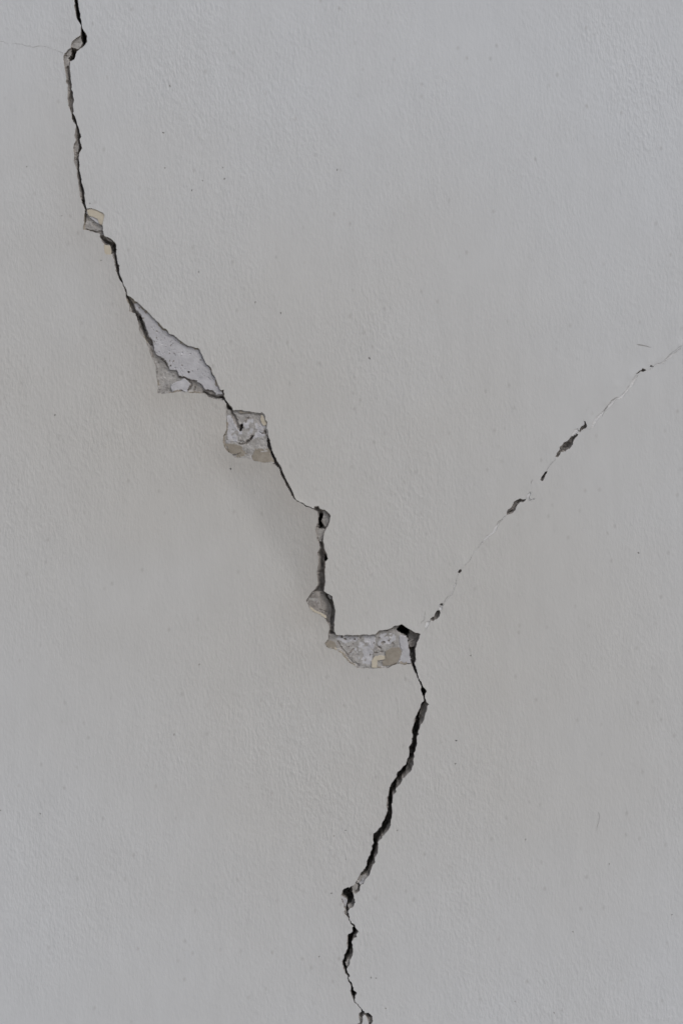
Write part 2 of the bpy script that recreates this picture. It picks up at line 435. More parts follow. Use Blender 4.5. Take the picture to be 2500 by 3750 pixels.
# little chips of the top coat gone, white skim showing
CHIPS = [zc(*C3, [(925, 575), (960, 530), (985, 480), (1025, 465), (1042, 495), (1015, 535), (975, 575), (935, 590)]),
         zc(*C1, [(618, 662), (650, 662), (662, 700), (640, 735), (625, 728), (605, 715)]),
         zc(*C1, [(440, 880), (470, 885), (480, 900), (450, 950), (425, 990), (400, 960), (415, 910)])]
CHIP_R = [ragged(c, 2.4, 0.9, seed=300 + i) for i, c in enumerate(CHIPS)]
CHIP_R += [ribbon(zc(*C4, [(262, 1580), (350, 1470), (452, 1382), (552, 1262), (615, 1208), (668, 1205), (752, 1112), (842, 990), (912, 880)]), 7.0, 9.0, seed=401),
           ribbon(zc(*C3, [(1240, 462), (1300, 352), (1410, 232), (1510, 132), (1575, 45)]), 8.0, 7.0, seed=413),
           ribbon(zc(*C2, [(1330, 200), (1300, 260), (1330, 330), (1400, 300)]), 7.0, 4.0, seed=421),
           ribbon(zc(*C2, [(975, 545), (880, 650), (810, 780), (700, 872), (570, 1020)]), 7.0, 5.0, seed=433),
           ribbon(zc(*C1, [(860, 330), (790, 490), (700, 610), (650, 680)]), 5.0, 7.0, seed=441),
           ribbon(zc(*C4, [(1050, 830), (1150, 745), (1300, 680), (1420, 575), (1560, 460)]), 4.5, 3.0, seed=449)]
HAIR_R += CHIP_R

# single little pits knocked out of the paint: x, y, radius
PITS = [(622, 314, 4.5), (598, 486, 4.5), (604, 615, 3.2), (822, 655, 3.4), (703, 697, 3.6), (845, 1717, 4.2), (1352, 1312, 4.2), (330, 745, 3.0),
        (1213, 3271, 3.6), (1168, 3503, 3.0), (1923, 3074, 3.2), (2229, 3164, 3.0), (2096, 3412, 3.0), (148, 2980, 3.6), (2, 2968, 4.0),
        (202, 1520, 4.0), (1234, 622, 4.0), (935, 1107, 3.6), (1028, 1146, 3.6), (2336, 2025, 3.8), (1669, 2712, 4.2), (1666, 2797, 3.6),
        (730, 2434, 3.8), (638, 2690, 3.8), (2458, 3350, 2.8), (742, 661, 3.0), (816, 613, 2.8), (371, 954, 2.6), (99, 611, 2.6), (228, 790, 2.4),
        (2027, 3803, 3.0), (2027, 3709, 3.4), (1885, 3668, 2.8), (1265, 3041, 2.8), (1454, 3041, 3.0), (1222, 3062, 2.6), (1266, 3147, 2.6),
        (1358, 3580, 3.2), (1376, 3582, 3.2), (1412, 3693, 3.2), (1722, 2401, 3.4), (728, 996, 3.0)]
PIT_R = []
for i, (x, y, r) in enumerate(PITS):
    a = np.linspace(0, 2 * np.pi, 9)[:-1] + 0.7 * i
    rr = r * 0.75 * (1 + 0.35 * np.sin(a * 2 + i) + 0.15 * np.sin(a * 3 + 2 * i))
    PIT_R.append(np.stack([x + rr * np.cos(a), y + rr * np.sin(a) * 1.15], 1))

HOLES = [MAIN] + FRAGS + HAIR_R + PIT_R

def in_holes(x, y):
    r = inside(x, y, MAIN) & ~inside(x, y, ISLAND_R)
    for h in HOLES[1:]:
        r |= inside(x, y, h)
    return r

# ================================================================== ground and wall root
me = mesh_from('ground', [(-150, -150, 0), (150, -150, 0), (150, 150, 0), (-150, 150, 0)], [(0, 1, 2, 3)], [M_GROUND])
link('ground', me, None, kind='structure')

wall = link('cracked_wall', None, None, label='off-white painted plaster wall split by a long branching crack', category='wall', kind='thing')
# solid masonry behind the plaster
cv = [(sx * 1.999, y, z) for y in (0.066, 0.30) for sx, z in ((-1, 0.001), (1, 0.001), (1, 2.799), (-1, 2.799))]
cf = [(0, 1, 2, 3), (5, 4, 7, 6), (4, 5, 1, 0), (6, 7, 3, 2), (5, 6, 2, 1), (7, 4, 0, 3)]
link('masonry_core', mesh_from('masonry_core', cv, cf, [M_MASONRY]), wall)

# ================================================================== paint coat
main_tree = kdtree.KDTree(len(MAIN))
for i, p in enumerate(MAIN):
    main_tree.insert((p[0], p[1], 0), i)
main_tree.balance()
N_LEFT = len(ragged(LEFT, 2.4, 0.0, closed=False))
BRANCH = [(1560, 2330), (1605, 2262), (1680, 2092), (1810, 1950), (1870, 1880), (1925, 1835), (1985, 1745), (2040, 1660), (2135, 1565), (2230, 1440), (2350, 1350), (2500, 1255)]
LY = [-640, 0, 300, 760, 1000, 1300, 1550, 1750, 1950, 2150, 2300, 2500, 3200, 3700, 4420]
LA = [0, .3, .5, 0.9, 1.2, 1.0, 0.6, 0.2, 0.2, 0.4, 0.8, 0.5, 0.4, 0.3, 0]
RA = [0, .1, .2, 0.2, 0.2, 0.2, 0.2, 0.3, 0.3, 0.3, 0.4, 0.3, 0.3, 0.2, 0]

def lift(x, y):
    """how far the plaster face stands out towards the street (mm)"""
    x = np.asarray(x, float); y = np.asarray(y, float)
    h = 0.55 * fbm(x, y, 420, 3, 2) + 0.12 * fbm(x, y, 120, 8, 2)
    near = np.array([main_tree.find((a, b, 0)) for a, b in zip(x, y)], dtype=object)
    d = np.array([n[2] for n in near], float)
    ny = np.array([n[0][1] for n in near], float)
    left = np.array([n[1] for n in near], int) < N_LEFT
    amp = np.where(left, np.interp(ny, LY, LA), np.interp(ny, LY, RA))
    lam = np.where(left, 90.0, 55.0)
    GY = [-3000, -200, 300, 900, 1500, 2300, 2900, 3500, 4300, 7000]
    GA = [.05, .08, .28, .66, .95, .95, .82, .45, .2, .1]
    mid_shade = np.interp(y, GY, GA) * np.exp(-(d / 1400.0) ** 2)  # shade put into the paint colour, fading away from the break
    # the loosened facet under the square patch, kinked along a slanting line
    fd = ((x - 815) * 0.853 - (y - 1690) * 0.521)
    fd = 12.0 * np.log1p(np.exp(np.clip(fd / 12.0, -30, 30)))
    fade = np.clip((y - 1560) / 130, 0, 1) * np.clip((2330 - y) / 120, 0, 1) * np.clip((1500 - d - x) / 200, 0, 1)
    h = h + np.where(left, np.minimum(fd, 240) * K * 1000 * math.tan(R(7.2)) * fade, 0)
    # lifted flakes along the branch
    bd = seg_dist(x, y, BRANCH)
    h = h + np.clip(0.25 + 0.9 * fbm(x, y, 60, 151, 3), 0, 1) * 0.75 * np.exp(-(bd / 20.0) ** 1.4)
    SY = [-640, 500, 900, 1400, 1650, 1850, 2150, 2300, 2500, 4420]
    SA = [0, .15, .30, .36, .42, .45, .42, .35, .15, .05]
    side_shade = np.where(left, np.interp(ny, SY, SA) * np.exp(-(d / (110 + 60 * fbm(x, y, 260, 77, 3))) ** 1.3), 0.0)  # shade of the lifted left side, put into the colour
    return h + amp * np.exp(-d / lam), mid_shade, side_shade

pts = []
edges = []
def add_loop(loop):
    b = len(pts)
    n = len(loop)
    pts.extend((float(p[0]), float(p[1])) for p in loop)
    edges.extend((b + i, b + (i + 1) % n) for i in range(n))
X0, X1 = 1250 - 2.0 / K, 1250 + 2.0 / K
Y0, Y1 = 1875 - (2.8 - EYE) / K, 1875 + EYE / K
add_loop([(X0, Y0), (X1, Y0), (X1, Y1), (X0, Y1)])
for h in HOLES:
    add_loop(h)
add_loop(ISLAND_R)

rng = np.random.default_rng(11)
def grid(x0, x1, y0, y1, s):
    gx, gy = np.meshgrid(np.arange(x0 + s / 2, x1, s), np.arange(y0 + s / 2, y1, s))
    gx = gx.ravel() + rng.uniform(-.3, .3, gx.size) * s
    gy = gy.ravel() + rng.uniform(-.3, .3, gy.size) * s
    return gx, gy
def main_dist(x, y):
    return np.array([main_tree.find((a, b, 0))[2] for a, b in zip(x, y)])
gx, gy = grid(-900, 3400, -900, 4700, 11)
coarse = np.ones(len(gx), bool)
# thin the candidate list first: only what lies near the main break
cell = set((int(p[0] // 150), int(p[1] // 150)) for p in MAIN)
cell = {(a + i, b + j) for a, b in cell for i in (-1, 0, 1) for j in (-1, 0, 1)}
coarse = np.array([(int(a // 150), int(b // 150)) in cell for a, b in zip(gx, gy)])
gx, gy = gx[coarse], gy[coarse]
d = main_dist(gx, gy)
k = (d > 5) & (d < 130) & ~in_holes(gx, gy)
pts += list(zip(gx[k], gy[k]))
gx, gy = grid(1500, 2560, 1200, 2380, 8)
k = (seg_dist(gx, gy, BRANCH) < 60) & ~in_holes(gx, gy) & (main_dist(gx, gy) > 130)
pts += list(zip(gx[k], gy[k]))
gx, gy = grid(-900, 3400, -900, 4700, 32)
d = main_dist(gx, gy)
k = (d >= 130) & ~in_holes(gx, gy)
pts += list(zip(gx[k], gy[k]))
gx, gy = grid(X0, X1, Y0, Y1, 260)
k = ~((gx > -850) & (gx < 3350) & (gy > -850) & (gy < 4650))
pts += list(zip(gx[k], gy[k]))

rv, re, rf, _, _, _ = delaunay_2d_cdt([Vector(p) for p in pts], edges, [], 0, 1e-4)
V = np.array([(v.x, v.y) for v in rv])
T = np.array([f for f in rf if len(f) == 3])
cx = V[T].mean(axis=1)
keep = ~in_holes(cx[:, 0], cx[:, 1])
T = T[keep]
used = np.unique(T)
remap = -np.ones(len(V), int); remap[used] = np.arange(len(used))
V = V[used]; T = remap[T]
H, MID_SHADE, SIDE_SHADE = lift(V[:, 0], V[:, 1])
front = P_np(V[:, 0], V[:, 1], -H)
# orient faces so that they look at the camera (-Y)
a = V[T[:, 1]] - V[T[:, 0]]; b = V[T[:, 2]] - V[T[:, 0]]
flip = (a[:, 0] * b[:, 1] - a[:, 1] * b[:, 0]) > 0
T[flip] = T[flip][:, ::-1]
ed = {}
for f in T:
    for i in range(3):
        ed[(f[i], f[(i + 1) % 3])] = 1
border = [(a, b) for (a, b) in ed if (b, a) not in ed]
verts = [tuple(p) for p in front]
faces = [tuple(f) for f in T]
mi = [0] * len(faces)
top_i, bot_i = {}, {}
def rim(i):
    if i not in top_i:
        x, y = V[i]
        outer = abs(x - X0) < 1 or abs(x - X1) < 1 or abs(y - Y0) < 1 or abs(y - Y1) < 1
        top_i[i] = len(verts); verts.append(tuple(front[i]))
        bot_i[i] = len(verts); verts.append(P(x, y, 80.0 if outer else 2.6))
    return top_i[i], bot_i[i]
for a, b in border:
    ta, ba = rim(a); tb, bb_ = rim(b)
    faces.append((tb, ta, ba, bb_)); mi.append(1)
me = mesh_from('paint_coat', verts, faces, [M_PAINT, M_EDGE], mi, True)
me.polygons.foreach_set('use_smooth', np.asarray(mi) == 0)
for nm, arr in (('mid_shade', MID_SHADE), ('side_shade', SIDE_SHADE)):
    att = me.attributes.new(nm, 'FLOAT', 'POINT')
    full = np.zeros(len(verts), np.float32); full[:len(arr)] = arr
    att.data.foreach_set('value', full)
link('paint_coat', me, wall, label='off-white paint and plaster skin with fine vertical grain')

# ================================================================== what lies behind the skin
S = 2.4
gx0, gy0 = -260.0, -660.0
nx, ny = int((3000 - gx0) / S), int((4440 - gy0) / S)
hole = np.zeros((ny, nx), bool)
ident = np.full((ny, nx), -1, np.int16)
def rast(poly, k):
    q = np.asarray(poly)
    i0 = max(0, int((q[:, 0].min() - gx0) / S) - 1); i1 = min(nx, int((q[:, 0].max() - gx0) / S) + 2)
    j0 = max(0, int((q[:, 1].min() - gy0) / S) - 1); j1 = min(ny, int((q[:, 1].max() - gy0) / S) + 2)
    if i1 <= i0 or j1 <= j0:
        return
    X, Y = np.meshgrid(gx0 + S * np.arange(i0, i1), gy0 + S * np.arange(j0, j1))
    r = inside(X, Y, q)
    hole[j0:j1, i0:i1] |= r
    # thin hairlines slip between grid nodes: mark the nodes next to the outline too
    for x, y in q:
        i = int(round((x - gx0) / S)); j = int(round((y - gy0) / S))
        if 0 <= i < nx and 0 <= j < ny and ident[j, i] < 0:
            ident[j, i] = k
    sub = ident[j0:j1, i0:i1]
    sub[r & (sub < 0)] = k
for k, h in enumerate(HOLES):
    rast(h, k)
zone = ident.copy()
for _ in range(4):
    z2 = zone.copy()
    for dj, di in ((0, 1), (0, -1), (1, 0), (-1, 0)):
        s = np.roll(np.roll(zone, dj, 0), di, 1)
        z2 = np.where((z2 < 0) & (s >= 0), s, z2)
    zone = z2
J, I = np.nonzero(zone >= 0)
px = gx0 + S * I; py = gy0 + S * J
kid = zone[J, I]
tree = kdtree.KDTree(sum(len(h) for h in HOLES) + len(ISLAND_R))
n = 0
for h in HOLES + [ISLAND_R]:
    for p in h:
        tree.insert((p[0], p[1], 0), n); n += 1
tree.balance()
dist = np.array([tree.find((a, b, 0))[2] for a, b in zip(px, py)])
inn = in_holes(px, py)
dist = np.where(inn, dist, -dist)

# ragged lookup coordinates, so that no break inside is a clean line
wx = px + 3.2 * vnoise(px, py, 15, 21) + 1.8 * vnoise(px, py, 6, 22)
wy = py + 3.2 * vnoise(px, py, 15, 23) + 1.8 * vnoise(px, py, 6, 24)

# bare patches along the main break, by height on the wall
PATCHES = [('A', 763, 861, 0, 9999), ('B', 1085, 1468, 0, 9999), ('C', 1498, 1697, 0, 1003), ('D', 2166, 2278, 0, 1300), ('E', 2322, 2452, 0, 1488)]
patch = np.full(len(px), -1)
for q, (nm, ya, yb, xa, xb) in enumerate(PATCHES):
    patch[(kid == 0) & (py >= ya) & (py < yb) & (px >= xa) & (px < xb)] = q

patch[(kid == 0) & (py >= 2283) & (py < 2330) & (px > 1352) & (px < 1488)] = 4
dpos = np.clip(dist, 0, None)
crackd = 1.7 + dpos * np.interp(py, [700, 1500, 2300], [0.50, 0.5, 0.7]) * (1 + 0.5 * fbm(px, py, 40, 31, 3)) + 1.2 * np.clip(dpos / 4, 0, 1) * fbm(px, py, 14, 33, 3)
patchd = 1.5 + np.minimum(dpos, 8) * 0.09 + 0.55 * fbm(px, py, 30, 35, 4)
D = np.where(patch >= 0, patchd, np.clip(crackd, 1.4, 11))
D = np.where(kid >= 1, 1.0 + np.clip(dpos, 0, 9) * 0.8 * (1 + 0.6 * fbm(px, py, 9, 171, 3)), D)                 # bits of the branch
npit = 1 + len(FRAGS) + len(HAIR_R)
D = np.where((kid >= 1 + len(FRAGS)) & (kid < npit), 0.55, D)              # hairlines
D = np.where(kid >= npit, 0.9, D)                                          # pits
MT = np.where(patch >= 0, GREY, RENDER)
MT = np.where(kid >= 1, RENDER, MT)
MT = np.where(kid >= 1 + len(FRAGS), GREY, MT)

def plate(poly, depth, mat, rough=0.15):
    global D, MT
    r = inside(wx, wy, poly) & (kid == 0)
    D = np.where(r, depth + rough * fbm(px, py, 22, 51, 3), D)
    if mat is not None:
        MT = np.where(r, mat, MT)
def deep(poly, depth=26.0, mat=DARK, kids=True):
    global D, MT
    r = inside(wx * 0.75 + px * 0.25, wy * 0.75 + py * 0.25, poly)
    D = np.where(r, depth * (1 + 0.45 * fbm(px, py, 34, 61, 3)), D)
    MT = np.where(r, mat, MT)
def groove(line, width, depth, mat=None):
    global D, MT
    depth = depth * 0.6
    r = seg_dist(wx, wy, line)
    D = np.maximum(D, np.where(r < width, D + depth * (1 - (r / width) ** 2), 0))
    if mat is not None:
        MT = np.where(r < width * 0.8, mat, MT)
def zone_mat(poly, mat, mottle=None):
    global MT
    r = inside(wx, wy, poly)
    if mottle is not None:
        r &= fbm(px, py, 20, 131, 4) > mottle
    MT = np.where(r, mat, MT)

# --- top of the crack
deep([(238, -600), (256, -380), (253, -260), (264, -120)] + zc(*A1, [(672, 0), (690, 90), (703, 200), (716, 280), (764, 360), (786, 400), (775, 480), (776, 560),
     (785, 600), (800, 640), (845, 590), (836, 520), (825, 460), (797, 410), (783, 330), (765, 240), (757, 150), (736, 80), (716, 0)]) + [(276, -120), (264, -260), (266, -380), (240, -600)])
plate(zc(*A1, [(628, 640), (645, 595), (700, 545), (760, 505), (775, 560), (785, 630), (740, 680), (650, 690)]), 2.6, GREY, 0.5)
plate(zc(*A1, [(525, 810), (545, 765), (620, 700), (640, 720), (620, 780), (600, 840), (605, 930), (560, 945), (530, 920)]), 2.8, GREY, 0.5)
groove(zc(*A1, [(545, 790), (600, 790), (640, 730)]), 3.5, 1.8)
plate(zc(*A1, [(640, 690), (700, 700), (712, 745), (705, 800), (680, 850), (620, 880), (605, 810), (630, 760)]), 13.0, RENDER, 3.0)
deep(zc(*A1, [(640, 700), (690, 720), (700, 800), (670, 840), (640, 825), (615, 805), (640, 760)]), 22)
plate(zc(*A1, [(590, 1375), (665, 1400), (678, 1440), (660, 1570), (612, 1560), (583, 1440)]), 5.5, RENDER, 0.8)
groove(zc(*A1, [(618, 1090), (625, 1180), (630, 1290), (655, 1370)]), 3.5, 6)
groove(zc(*A2, [(650, 60), (690, 180), (715, 250), (745, 340), (745, 430), (765, 520), (735, 610)]), 5, 8, RENDER)
plate(zc(*A2, [(665, 550), (680, 490), (715, 450), (735, 520), (730, 600), (680, 615)]), 3.4, GREY, 0.6)
plate(zc(*A2, [(670, 720), (690, 690), (720, 720), (725, 790), (690, 790)]), 3.6, GREY, 0.6)
groove(zc(*A2, [(740, 640), (735, 760), (730, 850), (750, 960), (775, 1060)]), 4, 7)
deep(zc(*A2, [(750, 960), (770, 960), (785, 1060), (808, 1150), (822, 1250), (815, 1340), (795, 1330), (785, 1230), (770, 1120)]), 9, RENDER)
groove(zc(*A2, [(800, 1300), (815, 1380), (838, 1450), (845, 1520)]), 4, 8)

# --- patch with the cream arc
plate(zc(*A3, [(470, 262), (520, 252), (590, 262), (660, 300), (725, 350), (712, 410), (690, 490), (640, 475), (590, 455), (540, 410), (500, 365), (475, 310)]), 1.0, WHITE, 0.05)
plate(zc(*A3, [(440, 300), (500, 365), (560, 440), (640, 480), (690, 500), (692, 550), (600, 560), (480, 545), (425, 530), (432, 400)]), 2.4, GREY, 0.5)
plate(zc(*A3, [(415, 535), (480, 540), (600, 565), (690, 560), (700, 610), (650, 612), (560, 590), (480, 565)]), 3.6, RENDER, 0.5)
groove(zc(*A3, [(440, 250), (436, 350), (432, 440)]), 3.5, 5, RENDER)
groove(zc(*A3, [(530, 450), (560, 475), (600, 500)]), 3.0, 0.7, RENDER)
groove(zc(*A3, [(465, 395), (485, 405)]), 3.0, 0.5, RENDER)
groove(zc(*A3, [(660, 640), (690, 690), (760, 700), (830, 740)]), 5, 4)
plate(zc(*A3, [(720, 650), (790, 678), (850, 720), (800, 720), (735, 690)]), 3.0, GREY, 0.5)
deep(zc(*A3, [(822, 745), (860, 735), (880, 790), (888, 840), (850, 850), (830, 800)]), 16, RENDER)
groove(zc(*A3, [(855, 850), (875, 950), (890, 1050), (915, 1130), (930, 1220), (965, 1290)]), 4.5, 9)
plate(zc(*A3, [(715, 765), (800, 775), (820, 850), (810, 900), (745, 905), (725, 880)]), 2.2, GREY, 0.2)

# --- the big white patch
SLAB = zc(*A4, [(240, 100), (330, 170), (430, 265), (560, 390), (700, 535), (830, 610), (900, 670), (960, 670), (1040, 700), (1090, 790), (1120, 880), (1180, 920),
     (1210, 1000), (1250, 1100), (1300, 1180), (1300, 1245), (1215, 1240), (1190, 1195), (1110, 1170), (1040, 1105), (985, 1070), (920, 1065), (870, 1040), (820, 1032),
     (790, 985), (760, 942), (690, 958), (660, 895), (632, 835), (560, 800), (520, 720), (490, 630), (440, 510), (400, 400), (350, 310), (300, 240), (262, 155)])
r = (patch == 1)
D = np.where(r, 3.6 + 0.7 * fbm(px, py, 26, 71, 4) + 0.05 * np.minimum(dpos, 10), D)
plate(SLAB, 1.75, WHITE, 0.10)
plate(zc(*A4, [(700, 1140), (780, 1085), (870, 1050), (918, 1090), (928, 1130), (900, 1195), (820, 1195), (720, 1200)]), 2.2, WHITE, 0.15)
groove(zc(*A4, [(205, 120), (250, 210), (300, 300), (345, 400), (395, 500), (430, 580), (480, 650)]), 7, 7, RENDER)
deep(zc(*A4, [(330, 330), (360, 340), (390, 420), (420, 490), (395, 500), (350, 410)]), 12, RENDER)
groove(zc(*A4, [(475, 700), (500, 800)]), 3.5, 1.6, RENDER)
groove(zc(*A4, [(810, 1030), (870, 1045), (910, 1060), (935, 1110), (925, 1170), (905, 1200)]), 3.2, 2.6, RENDER)
groove(zc(*A4, [(985, 1150), (960, 1210)]), 4, 2.0, RENDER)
zone_mat(zc(*A4, [(930, 1070), (1010, 1080), (1010, 1140), (940, 1130)]), RENDER)
zone_mat(zc(*A4, [(1000, 1150), (1110, 1175), (1190, 1200), (1210, 1250), (1100, 1230), (1010, 1215)]), RENDER)
groove(zc(*A4, [(1090, 1200), (1150, 1250), (1220, 1270), (1310, 1275)]), 5, 6, RENDER)
groove(zc(*A4, [(1290, 1270), (1330, 1300), (1375, 1380), (1420, 1470), (1450, 1560)]), 5, 7, RENDER)
groove(zc(*A4, [(600, 830), (640, 850), (660, 900)]), 4, 1.4, RENDER)
for x, y, rr, dd in ((912, 978, 3.4, 5.0), (625, 830, 2.6, 2), (345, 240, 1.8, 1.2), (390, 360, 2.0, 1.5), (545, 510, 2.2, 1.2), (745, 765, 2.0, 1.2),
                     (690, 850, 1.8, 1.2), (705, 905, 2.2, 1.5), (540, 585, 1.8, 1.2), (1050, 840, 2.0, 1.2), (740, 850, 1.8, 1), (520, 630, 1.6, 1),
                     (835, 900, 1.8, .8), (740, 1020, 1.8, 1.2), (690, 765, 1.6, 1), (705, 670, 1.6, .8)):
    (sx, sy), = zc(*A4, [(x, y)])
    q = np.hypot(px - sx, py - sy)
    D = D + np.where(q < rr, dd * (1 - (q / rr) ** 2), 0)
    MT = np.where(q < rr * 0.9, RENDER, MT)

prng = np.random.default_rng(5)
sl = np.array(SLAB)
n = 0
while n < 110:
    x, y = prng.uniform(sl.min(0), sl.max(0))
    if not inside(np.array([x]), np.array([y]), sl)[0]:
        continue
    n += 1
    rr = prng.uniform(1.2, 2.6)
    q = np.hypot(px - x, (py - y) * prng.uniform(0.8, 1.3))
    D = D + np.where((q < rr) & (MT == WHITE), 0.9 * (1 - (q / rr) ** 2), 0)
    MT = np.where((q < rr * 0.75) & (MT == WHITE), GREY, MT)

# --- the square patch
r = (patch == 2)
D = np.where(r, 2.3 + 0.9 * fbm(px, py, 34, 81, 4), D)
groove(zc(*A5, [(330, 340), (375, 390), (420, 470), (450, 570), (490, 660), (520, 690)]), 6, 4.5, RENDER)
deep(zc(*A5, [(505, 605), (540, 595), (545, 650), (525, 695), (490, 690), (500, 650)]), 11, RENDER)
groove(zc(*A5, [(575, 560), (610, 525), (635, 505)]), 4, 1.8, RENDER)
groove(zc(*A5, [(500, 880), (590, 872), (625, 830), (685, 765)]), 4.5, 3.0, RENDER)
deep(zc(*A5, [(600, 860), (640, 800), (690, 755), (690, 780), (650, 830), (612, 872)]), 5, RENDER)
groove(zc(*A5, [(780, 710), (830, 740), (860, 710)]), 3, 1.6, RENDER)
groove(zc(*A5, [(870, 700), (900, 760)]), 4, 4, RENDER)
plate(zc(*A5, [(320, 470), (400, 500), (430, 620), (470, 700), (470, 850), (340, 860), (270, 830), (315, 700)]), 1.9, None, 0.5)
plate(zc(*A5, [(560, 590), (640, 600), (690, 690), (640, 780), (590, 840), (500, 830), (500, 740), (540, 690)]), 1.7, None, 0.4)
plate(zc(*A5, [(660, 430), (800, 450), (790, 540), (730, 640), (640, 560), (640, 500)]), 2.0, None, 0.5)
deep(zc(*A5, [(900, 800), (925, 820), (945, 900), (975, 1000), (1005, 1080), (1000, 1110), (965, 1060), (935, 980), (905, 900)]), 12, RENDER)
groove(zc(*A5, [(1000, 1090), (1050, 1180), (1100, 1280), (1150, 1390), (1210, 1510)]), 4, 3)
deep(zc(*A5, [(1090, 1280), (1120, 1275), (1150, 1340), (1175, 1420), (1160, 1430), (1120, 1350)]), 7, RENDER)

zone_mat(zc(*A5, [(310, 440), (420, 500), (450, 640), (500, 700), (540, 590), (640, 500), (660, 430), (800, 450), (870, 640), (860, 760), (720, 800), (640, 830),
      (500, 850), (340, 870), (270, 840), (315, 700)]), WHITE, 0.2)
zone_mat(zc(*A5, [(285, 900), (400, 885), (530, 900), (700, 960), (920, 960), (1000, 1130), (960, 1165), (790, 1150), (600, 1090), (440, 1075), (330, 1000)]), TAN, -0.02)

# --- narrow neck and vertical run
deep(zc(*A6, [(655, 320), (690, 310), (702, 380), (692, 440), (715, 500), (680, 505), (655, 450)]), 40)
plate(zc(*A6, [(700, 280), (745, 268), (800, 315), (825, 350), (800, 430), (770, 500), (730, 500), (700, 440), (705, 370)]), 3.2, GREY, 0.8)
plate(zc(*A6, [(615, 510), (680, 520), (740, 530), (715, 620), (700, 720), (645, 700), (615, 590)]), 3.6, GREY, 0.5)
deep(zc(*A6, [(742, 895), (775, 940), (775, 980), (742, 995), (735, 950)]), 24)
groove(zc(*A6, [(720, 1020), (715, 1150), (720, 1300), (705, 1400)]), 5, 6)

# --- the rounded pocket
r = (patch == 3)
D = np.where(r, 3.0 + 0.9 * fbm(px, py, 24, 91, 4) + 0.16 * np.clip(px - 1165, 0, 40), D)
MT = np.where(r & ((px > 1172 + 8 * vnoise(px, py, 20, 95)) | (fbm(px, py, 12, 96, 3) > 0.1)), RENDER, MT)
groove(zc(*A7, [(300, 250), (350, 320), (370, 400), (375, 480), (350, 600)]), 6, 6, RENDER)
groove(zc(*A7, [(220, 420), (300, 440)]), 4, 1.5, RENDER)
plate(zc(*A7, [(305, 240), (350, 255), (365, 300), (330, 290)]), 2.4, GREY, 0.3)

# --- the long white patch beside the black hole
r = (patch == 4)
D = np.where(r, 2.2 + 0.75 * fbm(px, py, 30, 101, 4), D)
zone_mat(zc(*A7, [(420, 760), (560, 800), (600, 850), (570, 920), (640, 1040), (720, 1060), (810, 1050), (830, 900), (870, 760), (960, 690), (1070, 680), (1090, 760), (1040, 800),
      (900, 820), (840, 700), (560, 715), (420, 710)]), WHITE, 0.06)
plate(zc(*A7, [(590, 900), (650, 840), (720, 800), (800, 790), (830, 880), (800, 1010), (720, 1060), (640, 1040), (575, 950)]), 2.1, None, 0.6)
plate(zc(*A7, [(1150, 720), (1240, 740), (1250, 870), (1275, 980), (1275, 1040), (1130, 1010), (1165, 900), (1130, 800)]), 1.9, WHITE, 0.2)
groove(zc(*A7, [(430, 790), (500, 900), (550, 935), (600, 870)]), 3.2, 1.4, RENDER)
groove(zc(*A7, [(560, 960), (600, 1030), (680, 1070)]), 3.0, 1.2)
for x, y, rr in ((945, 800, 5), (1010, 765, 4), (910, 850, 6), (870, 910, 6), (800, 940, 3.2), (630, 755, 3), (545, 850, 2.6), (690, 740, 3), (990, 660, 3),
                 (480, 735, 3), (595, 815, 2.6), (850, 790, 3), (905, 740, 3), (1060, 810, 3.5), (930, 900, 5), (520, 750, 3)):
    (sx, sy), = zc(*A7, [(x, y)])
    q = np.hypot(wx - sx, wy - sy)
    D = D + np.where(q < rr, 1.3 * (1 - (q / rr) ** 2), 0)
    MT = np.where((q < rr * 0.9) & (patch == 4), RENDER, MT)
deep(zc(*A7, [(1100, 640), (1160, 587), (1255, 645), (1235, 720), (1150, 685)]), 58)
deep(zc(*A7, [(1235, 715), (1255, 650), (1320, 690), (1370, 692), (1330, 790), (1316, 870), (1320, 980), (1306, 1020), (1322, 1090), (1300, 1090), (1275, 990), (1252, 880), (1243, 760)]), 9, RENDER)
deep(zc(*A7, [(1250, 860), (1300, 850), (1316, 980), (1303, 1020), (1320, 1100), (1300, 1090), (1272, 980)]), 15)
groove(zc(*A7, [(1310, 1100), (1350, 1200), (1385, 1290)]), 4, 9)

# --- the wide black run below
deep(zc(*A8, [(1145, 55), (1165, 60), (1212, 130), (1195, 185), (1190, 215), (1205, 260), (1185, 300), (1120, 430), (1110, 520), (1120, 600), (1104, 740), (1075, 780), (1080, 880),
     (1055, 980), (1030, 1060), (945, 1160), (940, 1260), (870, 1350), (805, 1430), (775, 1520), (750, 1575), (695, 1575), (682, 1500), (714, 1440), (774, 1360), (824, 1270), (884, 1210),
     (934, 1130), (964, 1060), (974, 930), (1009, 860), (1024, 770), (1018, 690), (1054, 590), (1069, 490), (1114, 400), (1139, 310), (1168, 250), (1176, 195), (1154, 160), (1130, 110)]))
deep(zc(*A9, [(1075, 0), (1066, 80), (1062, 180), (1070, 290), (1015, 380), (974, 465), (904, 560), (870, 600), (850, 720), (806, 830), (806, 910), (766, 970), (756, 1070), (676, 1150),
     (655, 1215), (690, 1200), (770, 1150), (790, 1080), (820, 1040), (860, 920), (880, 850), (900, 780), (915, 690), (965, 620), (1030, 540), (1075, 450), (1100, 430), (1118, 290), (1108, 210),
     (1124, 120), (1122, 30), (1130, 0)]))
plate(zc(*A9, [(655, 1225), (740, 1175), (770, 1215), (735, 1265), (715, 1330), (660, 1340), (600, 1320), (610, 1270)]), 3.2, GREY, 0.9)
plate(zc(*A9, [(640, 1310), (720, 1260), (725, 1310), (690, 1345), (640, 1335)]), 2.0, WHITE, 0.2)
